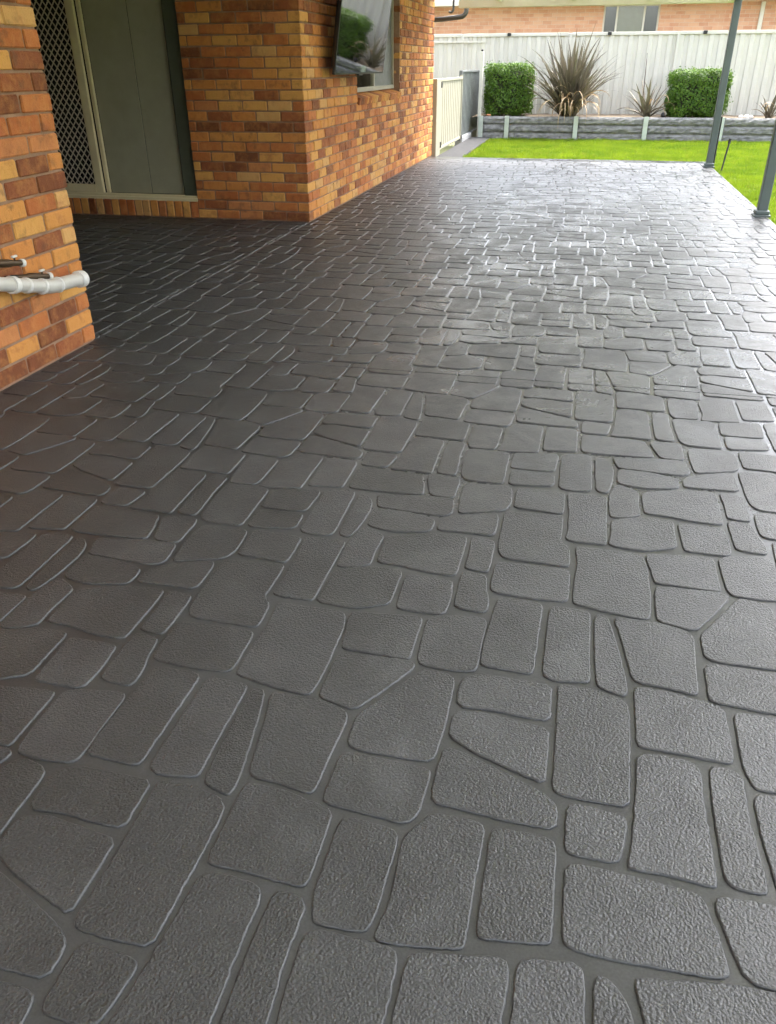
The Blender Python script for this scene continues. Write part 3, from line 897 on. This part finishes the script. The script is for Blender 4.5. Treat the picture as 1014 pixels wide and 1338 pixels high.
def valve(p0, p1, label):
    p0, p1 = Vector(p0), Vector(p1); d = (p1-p0).normalized()
    v = empty('hose_valve', tuple(p0)); tag(v, label, 'valve')
    L_ = (p1-p0).length
    MB().tube([p0, p0+d*L_*0.3, p0+d*L_*0.42, p0+d*L_*0.6, p0+d*L_*0.75, p1], [0.012, 0.0125, 0.018, 0.018, 0.013, 0.013], 12).build('body', M['brass'], v)
    MB().tube([p0-d*0.02, p0+d*0.01], 0.013, 12).build('inlet_nut', M['black'], v)
    MB().tube([p1-d*0.006, p1-d*0.004, p1+d*0.012, p1+d*0.015], [0.013, 0.018, 0.018, 0.013], 16).build('cap', M['pvc_ring'], v)
    s = p0+d*L_*0.80
    MB().tube([s, s+Vector((0.004, 0, 0.026))], 0.0045, 8).build('stem', M['brass'], v)
    hd = s+Vector((0.004, 0, 0.028))
    MB().bbox(hd.x-0.007, hd.x+0.007, hd.y-0.017, hd.y+0.017, hd.z-0.004, hd.z+0.006, 0.003).build('handle', M['pvc_ring'], v)
    MB().tube([p0, (XW-0.01, p0.y-0.01, p0.z)], 0.008, 8).build('tail', M['brass'], v)
    return v
valve((XW+0.05, 3.02, 0.572), (XW+0.062, 3.235, 0.532), 'upper dark hose valve with white cap above the waste pipe')
valve((XW+0.045, 3.19, 0.475), (XW+0.058, 3.415, 0.432), 'lower dark hose valve with white cap just above the pipe elbow')

# ---------------------------------------------------------------- gate, grey fence
def ribbed(b, ax, a0, a1, fixed, z0, z1, pitch=0.19, depth=0.03, flip=1):
    """trapezoid ribbed steel sheet with thickness, along 'x' or 'y'"""
    prof = []
    a = a0
    while a < a1-1e-6:
        for t, dd in ((0.0, 0), (0.40, 0), (0.50, depth), (0.90, depth)):
            s = a+t*pitch
            if s <= a1: prof.append((s, dd*flip))
        a += pitch
    prof.append((a1, prof[-1][1]))
    vs = []
    for s, dd in prof:
        for th in (0.0, -0.003*flip):
            for z in (z0, z1):
                vs.append((s, fixed+dd+th, z) if ax == 'x' else (fixed+dd+th, s, z))
    fs = []
    for i in range(len(prof)-1):
        o, q = i*4, i*4+4
        fs += [(o, q, q+1, o+1), (o+2, o+3, q+3, q+2), (o+1, q+1, q+3, o+3)]
    b.add(vs, fs); return b
gate = empty('garden_gate', (XW+0.02, 14.6, 0))
tag(gate, 'cream metal sheet gate beside the far end of the brick wall', 'gate')
GY0, GY1 = 14.62, 17.08
gx = XW+0.02
ribbed(MB(), 'y', GY0+0.03, GY1-0.03, gx+0.002, 0.08, 1.09, 0.205, 0.012).build('sheet', M['gatecream'], gate)
f = MB().bbox(gx-0.012, gx+0.034, GY0, GY0+0.05, 0.045, 1.12, 0.004).bbox(gx-0.012, gx+0.034, GY1-0.05, GY1, 0.045, 1.15, 0.004)
f.bbox(gx-0.010, gx+0.032, GY0+0.05, GY1-0.05, 1.075, 1.118, 0.004).bbox(gx-0.010, gx+0.032, GY0+0.05, GY1-0.05, 0.05, 0.09, 0.004)
f.build('frame', M['gatecream'], gate)
for z in (1.03, 0.13):
    MB().bbox(gx+0.036, gx+0.052, GY0-0.03, GY0+0.045, z-0.045, z+0.045, 0.003).build('hinge', M['black'], gate)
MB().bbox(gx+0.036, gx+0.055, GY1-0.05, GY1-0.005, 0.05, 0.11, 0.004).build('drop_bolt', M['black'], gate)
gp = MB().bbox(XW-0.03, XW+0.06, 14.19, 14.585, -0.1, 1.125, 0.005).build('gate_post', M['gatecream'])
tag(gp, 'cream infill post between the gate and the brick corner', 'post')

gf = empty('grey_fence', (XW, 18.6, 0))
tag(gf, 'low grey ribbed steel fence running on behind the cream gate', 'fence')
ribbed(MB(), 'y', 17.2, 18.53, XW-0.012, 0.075, 1.19, 0.19, 0.028).build('fence_sheet', M['greyfence'], gf)
ribbed(MB(), 'y', 18.55, 19.86, XW-0.012, 0.075, 1.19, 0.19, 0.028).build('fence_sheet', M['greyfence'], gf)
MB().bbox(XW-0.03, XW+0.035, 17.15, 19.86, 1.185, 1.222, 0.004).build('top_rail', M['greyfence'], gf)
MB().bbox(XW-0.03, XW+0.035, 17.12, 17.185, 0.0, 1.22, 0.004).build('post', M['greyfence'], gf)
wpst = MB().bbox(-2.345, -2.275, 18.42, 18.49, -0.2, 1.55, 0.005).build('white_post', M['white_fence'])
tag(wpst, 'slim white post with dark cap beside the left hedge', 'post')
MB().bbox(-2.332, -2.288, 18.433, 18.477, 1.5505, 1.585, 0.008).build('cap', M['black'], wpst)

# ---------------------------------------------------------------- retaining wall of concrete sleepers
rw = empty('retaining_wall', (0.4, 18.40, -0.1))
tag(rw, 'low grey rock faced concrete sleeper wall in pale green posts', 'retaining wall')
RX = [-2.262, -1.722, -0.316, 1.057, 2.497, 3.92, 5.34, 6.76, 8.18]
SH = 0.152
def sleeper(x0, x1, z0, seed):
    rs = np.random.RandomState(seed)
    nx, nz = max(6, int((x1-x0)/0.07)), 4
    vs, fs = [], []
    for j in range(nz+1):
        for i in range(nx+1):
            ex = i in (0, nx) or j in (0, nz)
            d = 0 if ex else -0.018-rs.rand()*0.024
            vs.append((x0+(x1-x0)*i/nx, 18.40+d, z0+(SH-0.006)*j/nz+(0 if j in (0, nz) else rs.randn()*0.006)))
    for j in range(nz):
        for i in range(nx):
            a = j*(nx+1)+i; fs.append((a, a+1, a+nx+2, a+nx+1))
    b = MB().add(vs, fs); b.box(x0, x1, 18.4005, 18.47, z0, z0+SH-0.006)
    return b.build('sleeper', M['sleeper'], rw)
for i in range(len(RX)-1):
    for j in range(3):
        sleeper(RX[i]+0.012, RX[i+1]-0.012, -0.072+j*SH, i*5+j)
for x in RX:
    MB().bbox(x-0.045, x+0.045, 18.345, 18.357, -0.25, 0.392, 0.003).bbox(x-0.006, x+0.006, 18.357, 18.48, -0.25, 0.386, 0.002).build('post', M['galv'], rw)
bed = MB()
nx, ny = 90, 12
bv, bf = [], []
rs = np.random.RandomState(5)
for j in range(ny+1):
    for i in range(nx+1):
        bv.append((-2.5+11.5*i/nx, 18.47+1.6*j/ny, 0.345+rs.rand()*0.03))
for j in range(ny):
    for i in range(nx):
        a = j*(nx+1)+i; bf.append((a, a+1, a+nx+2, a+nx+1))
tag(bed.add(bv, bf, True).build('garden_bed', M['bed']), kind='structure')

# ---------------------------------------------------------------- boundary fence, solar lights
FY = 19.90
fence = empty('boundary_fence', (0, FY, 0))
tag(fence, 'tall off white ribbed steel boundary fence behind the hedges', 'fence')
PXS = [-7.55, -5.24, -2.93, -0.63, 1.56, 3.86, 6.2, 8.55, 10.9]
for i in range(len(PXS)-1):
    ribbed(MB(), 'x', PXS[i]+0.03, PXS[i+1]-0.03, FY-0.004, 0.10, 1.86, 0.196, 0.024).build('fence_sheet', M['white_fence'], fence)
    MB().bbox(PXS[i]+0.031, PXS[i+1]-0.031, FY-0.026, FY+0.044, 1.84, 1.90, 0.004).build('top_rail', M['white_fence'], fence)
for x in PXS:
    MB().bbox(x-0.030, x+0.030, FY-0.030, FY+0.046, -0.1, 1.893, 0.004).build('post', M['white_fence'], fence)
MB().bbox(PXS[1]+0.031, PXS[2]+0.5, FY-0.045, FY-0.0265, 1.73, 1.765, 0.003).build('side_rail', M['white_fence'], fence)
for x, lb in ((-1.92, 'small dark solar light on the fence rail above the left hedge'), (0.169, 'small dark solar light on the fence rail between the two flax plants'), (2.069, 'small dark solar light on the fence rail above the right hedge')):
    s = MB().bbox(x-0.04, x+0.04, FY-0.065, FY-0.028, 1.845, 1.90, 0.006).build('solar_light', M['black'])
    tag(s, lb, 'light', 'solar lights along the fence')
    MB().bbox(x-0.036, x+0.036, FY-0.08, FY-0.03, 1.9005, 1.906, 0.002).build('panel', M['screen'], s)

# ---------------------------------------------------------------- neighbour's house
nb = empty('neighbour_house', (2, 25, 0))
tag(nb, 'peach brick neighbouring house showing above the white fence', 'house')
NY = 25.0
wx0, wx1, wz0, wz1 = 0.0, 1.41, 1.35, 2.66
MB().box(-9, wx0, NY, NY+0.25, -0.3, 2.72).box(wx1, 12, NY, NY+0.25, -0.3, 2.72).box(wx0, wx1, NY, NY+0.25, -0.3, wz0).box(wx0, wx1, NY, NY+0.25, wz1, 2.72).build('wall', M['nbrick'], nb)
nw = MB().bbox(wx0, wx1, NY+0.05, NY+0.11, wz0, wz0+0.04, 0.003).bbox(wx0, wx1, NY+0.05, NY+0.11, wz1-0.04, wz1, 0.003)
for x in (wx0+0.02, 0.345, 1.03, wx1-0.02): nw.bbox(x-0.024, x+0.024, NY+0.05, NY+0.11, wz0+0.04, wz1-0.04, 0.003)
nwo = nw.build('window', M['white_fence'], nb)
MB().box(0.37, 1.005, NY+0.13, NY+0.14, wz0+0.02, wz1-0.02).build('curtain', M['pale_curtain'], nwo)
MB().box(wx0-0.01, wx1+0.01, NY+0.20, NY+0.21, wz0+0.02, wz1-0.02).build('dark_room', M['greyfence'], nwo)
for a, b_ in ((wx0+0.045, 0.32), (0.37, 1.005), (1.055, wx1-0.045)): MB().box(a, b_, NY+0.075, NY+0.08, wz0+0.04, wz1-0.04).build('pane', M['glass'], nwo)
MB().bbox(3.82, 3.92, NY-0.07, NY-0.005, -0.2, 2.66, 0.01).build('downpipe', M['white_fence'], nb)
MB().bbox(-9.4, 12.4, NY-0.62, NY-0.50, 2.66, 2.79, 0.01).build('gutter', M['white_fence'], nb)
MB().box(-9.4, 12.4, NY-0.5, NY, 2.70, 2.719).build('soffit', M['white_fence'], nb)
MB().add([(-9.5,NY-.55,2.795),(12.5,NY-.55,2.795),(12.5,NY+8,2.795),(-9.5,NY+8,2.795),(-6,NY+3.7,3.7),(9,NY+3.7,3.7)], [(0,1,5,4),(2,3,4,5),(1,2,5),(3,0,4),(0,3,2,1)]).build('roof', M['roof'], nb)

# ---------------------------------------------------------------- hedges
def hedge(x0, x1, y0, y1, z0, z1, seed, label, n=11000):
    rs = np.random.RandomState(seed)
    h = empty('box_hedge', ((x0+x1)/2, (y0+y1)/2, z0)); tag(h, label, 'hedge', 'clipped hedges in the garden bed')
    c = np.array([(x0+x1)/2, (y0+y1)/2, (z0+z1)/2]); hs = np.array([(x1-x0)/2, (y1-y0)/2, (z1-z0)/2])
    P = []
    # points in an outer shell of a rounded, slightly lumpy box
    while len(P) < n:
        q = rs.uniform(-1, 1, (n*2, 3))
        m_ = np.abs(q).max(1)
        sq = (np.abs(q)**5.5).sum(1)**(1/5.5)
        lump = 1+0.085*np.sin(q[:,0]*7+seed)*np.sin(q[:,2]*6+1+seed)+0.06*np.sin(q[:,1]*9+q[:,2]*7+q[:,0]*4)
        ok = (sq < lump) & (sq > 0.70) & (rs.rand(len(q)) < np.clip((sq-0.6)*3, .15, 1))
        P += list(q[ok])
    P = np.array(P[:n])
    loose = rs.rand(n) < 0.10
    P[loose] *= 1.0+rs.rand(loose.sum(), 1)*0.13
    pos = c+P*hs
    nrm = P*np.array([1, 1, 1.2]); big = np.abs(P)**5*np.sign(P); nrm = big/np.linalg.norm(big, axis=1)[:,None]+rs.randn(n, 3)*0.55+np.array([0,0,.35])
    nrm /= np.linalg.norm(nrm, axis=1)[:,None]
    a = np.cross(nrm, rs.randn(n, 3)); a /= np.linalg.norm(a, axis=1)[:,None]
    b = np.cross(nrm, a)
    L_ = rs.uniform(0.020, 0.036, (n, 1)); W_ = L_*rs.uniform(0.36, 0.5, (n, 1))
    v = np.stack([pos-a*L_, pos-b*W_+nrm*0.004, pos+a*L_, pos+b*W_+nrm*0.004], 1).reshape(-1, 3)
    me = bpy.data.meshes.new('foliage')
    me.from_pydata(v.tolist(), [], np.arange(4*n).reshape(-1, 4).tolist())
    me.update()
    tag(link('foliage', me, M['hedge'], h), kind='stuff')
    MB().bbox(c[0]-hs[0]*.72, c[0]+hs[0]*.72, c[1]-hs[1]*.72, c[1]+hs[1]*.72, z0+0.06, z0+(z1-z0)*.84, 0.08).build('twig_shade_core', M['hedgecore'], h)  # solid dark box for dense twigs, its colour carrying the inner shade
    for k in range(4):
        x, y = c[0]+rs.uniform(-.6, .6)*hs[0], c[1]+rs.uniform(-.6, .6)*hs[1]
        MB().tube([(x, y, z0-0.06), (x+.01, y, z0+0.25)], [0.018, 0.014], 8).build('stem', M['bark'], h)
hedge(-2.27, -1.265, 18.56, 19.35, 0.38, 1.345, 3, 'clipped green box hedge at the left end beside the white post')
hedge(1.43, 2.60, 18.56, 19.35, 0.37, 1.225, 9, 'clipped green box hedge behind the far patio post', 12500)

# ---------------------------------------------------------------- flax plants, each strap leaf its own part
def flax_leaf(base, az, lean, length, width, droop, mat, parent, name='leaf', twist=0.0):
    n = 9
    p = Vector(base); d = Vector((math.cos(az)*math.sin(lean), math.sin(az)*math.sin(lean), math.cos(lean)))
    side = Vector((-math.sin(az), math.cos(az), 0))
    vs = []
    for i in range(n+1):
        t = i/n
        w = width*(0.55+0.45*min(1, t*4))*(1-max(0, (t-0.25)/0.75)**1.6)
        w = max(w, 0.0012)
        nn = d.cross(side).normalized()
        s2 = (side*math.cos(twist*t)+nn*math.sin(twist*t))
        vs += [p-s2*w/2+nn*w*0.22, p, p+s2*w/2+nn*w*0.22]
        # bend downward
        ax = d.cross(Vector((0, 0, -1)))
        if ax.length > 1e-4:
            ang = droop*(0.3+1.7*t)/n
            d = (Matrix.Rotation(ang, 3, ax.normalized()) @ d).normalized()
        p = p+d*length/n
    fs = []
    for i in range(n):
        a = i*3
        fs += [(a, a+1, a+4, a+3), (a+1, a+2, a+5, a+4)]
    return MB().add(vs, fs, True).build(name, mat, parent)
def flax(center, label, nfan, perfan, ndry, hmax, seed, spread=1.0):
    """fans of strap leaves; every fan spreads in its own plane"""
    r = random.Random(seed)
    o = empty('flax_plant', center); tag(o, label, 'flax')
    for k in range(nfan):
        ca = 2*math.pi*(k+r.uniform(-.3, .3))/nfan
        rad = r.uniform(0.02, 0.15)*spread*(1 if nfan > 4 else 0.3)
        fb = Vector((center[0]+math.cos(ca)*rad*1.2, center[1]+math.sin(ca)*rad*0.7, center[2]-0.03))
        plane = r.uniform(0, math.pi) if nfan > 4 else r.uniform(-.5, .5)
        ol = r.uniform(0.02, 0.34)*spread           # the fan leans away from the middle
        fh = hmax*r.uniform(0.78, 1.04)
        for i in range(perfan):
            a = (i-(perfan-1)/2)/max(1, (perfan-1)/2)*r.uniform(0.75, 1.0)   # -1..1 across the fan
            tilt = a*0.62*spread+r.gauss(0, 0.05)
            d = Vector((math.cos(plane)*math.sin(tilt)+math.cos(ca)*math.sin(ol), math.sin(plane)*math.sin(tilt)+math.sin(ca)*math.sin(ol), math.cos(tilt)))
            d.normalize()
            ln = math.acos(max(-1, min(1, d.z))); az = math.atan2(d.y, d.x)
            Lf = fh*(1.0-0.34*abs(a)**1.5)*r.uniform(0.80, 1.05)
            flax_leaf(fb+Vector((r.uniform(-.02, .02), r.uniform(-.02, .02), 0)), az+r.gauss(0, .12), min(1.25, ln), Lf, r.uniform(0.046, 0.078), r.choice((r.uniform(0.0, 0.25), r.uniform(0.1, 0.5), r.uniform(0.5, 1.1)))+0.25*ln*ln, M['flax'], o, twist=r.uniform(-.9, .9))
    for i in range(ndry):
        front = r.random() < .7
        az = r.uniform(-math.pi*0.9, -math.pi*0.1) if front else r.uniform(0, 2*math.pi)
        flax_leaf((center[0]+r.uniform(-.22, .22), center[1]-0.08, center[2]+r.uniform(0.02, .22)), az, r.uniform(0.25, 1.0), hmax*r.uniform(0.34, 0.62), r.uniform(0.024, 0.042), r.uniform(1.9, 3.0), M['flax_dry'], o, 'dry_leaf', twist=r.uniform(-1.5, 1.5))
    return o
flax((-0.50, 18.70, 0.37), 'large bronze flax plant with drooping dry leaves over the wall', 20, 10, 40, 1.72, 4, 1.14)
flax((1.07, 18.85, 0.37), 'small sparse flax plant left of the right hedge', 3, 8, 4, 1.0, 12, 1.6)
flax((3.40, 18.80, 0.37), 'small flax plant at the right picture edge', 2, 6, 2, 0.78, 21, 1.25)
MB_st = MB().tube([(0.97, 18.85, 0.40), (0.955, 18.86, 0.9), (0.93, 18.86, 1.50)], [0.012, 0.010, 0.004], 6)
so = MB_st.build('flower_stalk', M['bark']); tag(so, 'thin dry flower stalk standing over the small middle flax', 'stalk')

# small things on the bed and lawn
r = random.Random(31)
def lump(name, c, rx, ry, rz, mat, label, cat, seed, group=None):
    rs = np.random.RandomState(seed); vs = []; fs = []
    nu, nv = 9, 6
    for j in range(nv+1):
        th = math.pi*j/nv
        for i in range(nu):
            ph = 2*math.pi*i/nu; k = 1+rs.randn()*0.09
            vs.append((c[0]+rx*k*math.sin(th)*math.cos(ph), c[1]+ry*k*math.sin(th)*math.sin(ph), c[2]+rz*k*math.cos(th)))
    for j in range(nv):
        for i in range(nu): fs.append((j*nu+i, (j+1)*nu+i, (j+1)*nu+(i+1)%nu, j*nu+(i+1)%nu))
    o = MB().add(vs, fs, True).build(name, mat); tag(o, label, cat, group); return o
lump('dark_stone', (1.39, 18.62, 0.41), 0.05, 0.05, 0.05, M['black'], 'small dark round stone between small flax and right hedge', 'stone', 1)
for k, (x, rr) in enumerate(((2.86, .05), (2.97, .06), (3.06, .045))):
    lump('pale_stone', (x, 18.58+0.03*k, 0.39), rr, rr*.8, rr*.7, M['pebble'], ('left one', 'largest one', 'right one')[k]+' of three small pale stones right of the right hedge', 'stone', 40+k, 'pale stones on the bed')
lump('orange_pebble', (-2.13, 18.53, 0.395), 0.055, 0.04, 0.025, M['terracotta'], 'small orange stone in front of the left hedge', 'stone', 55)
MB_s = MB().tube([(1.875, 12.98, -0.03), (1.925, 13.06, 0.345)], [0.012, 0.013], 10)
gs = MB_s.build('garden_stake', M['black']); tag(gs, 'thin black garden stake leaning in the grass beside the far post', 'stake')
MB().tube([(1.922, 13.055, 0.325), (1.930, 13.068, 0.385)], [0.019, 0.021], 10).build('head', M['black'], gs)

# ---------------------------------------------------------------- grass
def grass(regions, name):
    V_, F_ = [], []
    rs = np.random.RandomState(77)
    base = 0
    for (x0, x1, y0, y1, dens, hh) in regions:
        n = int((x1-x0)*(y1-y0)*dens)
        x = rs.uniform(x0, x1, n); y = rs.uniform(y0, y1, n)
        clump = 0.75+0.35*np.sin(x*7.3+y*3.1)*np.sin(y*9.1-x*2.7)
        h_ = rs.uniform(0.5, 1.15, n)*hh*clump
        az = rs.uniform(0, 2*np.pi, n); w = rs.uniform(0.0035, 0.0065, n)
        ld = rs.uniform(0, 2*np.pi, n); ll = rs.uniform(0.1, 0.7, n)*h_
        p = np.stack([x, y, np.full(n, -0.052)], 1)
        sd_ = np.stack([np.cos(az)*w, np.sin(az)*w, np.zeros(n)], 1)
        tip = p+np.stack([np.cos(ld)*ll, np.sin(ld)*ll, h_], 1)
        V_.append(np.stack([p-sd_, p+sd_, tip], 1).reshape(-1, 3))
        F_.append(np.arange(3*n).reshape(-1, 3)+base); base += 3*n
    V_ = np.concatenate(V_); F_ = np.concatenate(F_)
    me = bpy.data.meshes.new(name)
    me.from_pydata(V_.tolist(), [], F_.tolist()); me.update()
    o = link(name, me, M['grass']); return tag(o, 'short bright green lawn grass around the patio', 'grass', kind='stuff')
grass([(-2.045, 4.2, YFAR+0.0, 18.36, 4200, 0.062), (XR+0.0, 4.2, 7.0, YFAR+0.0, 4200, 0.062), (4.2, 8, 7.0, 18.36, 900, 0.07), (XR+0.015, 5, 1.0, 7.0, 1200, 0.07)], 'grass')
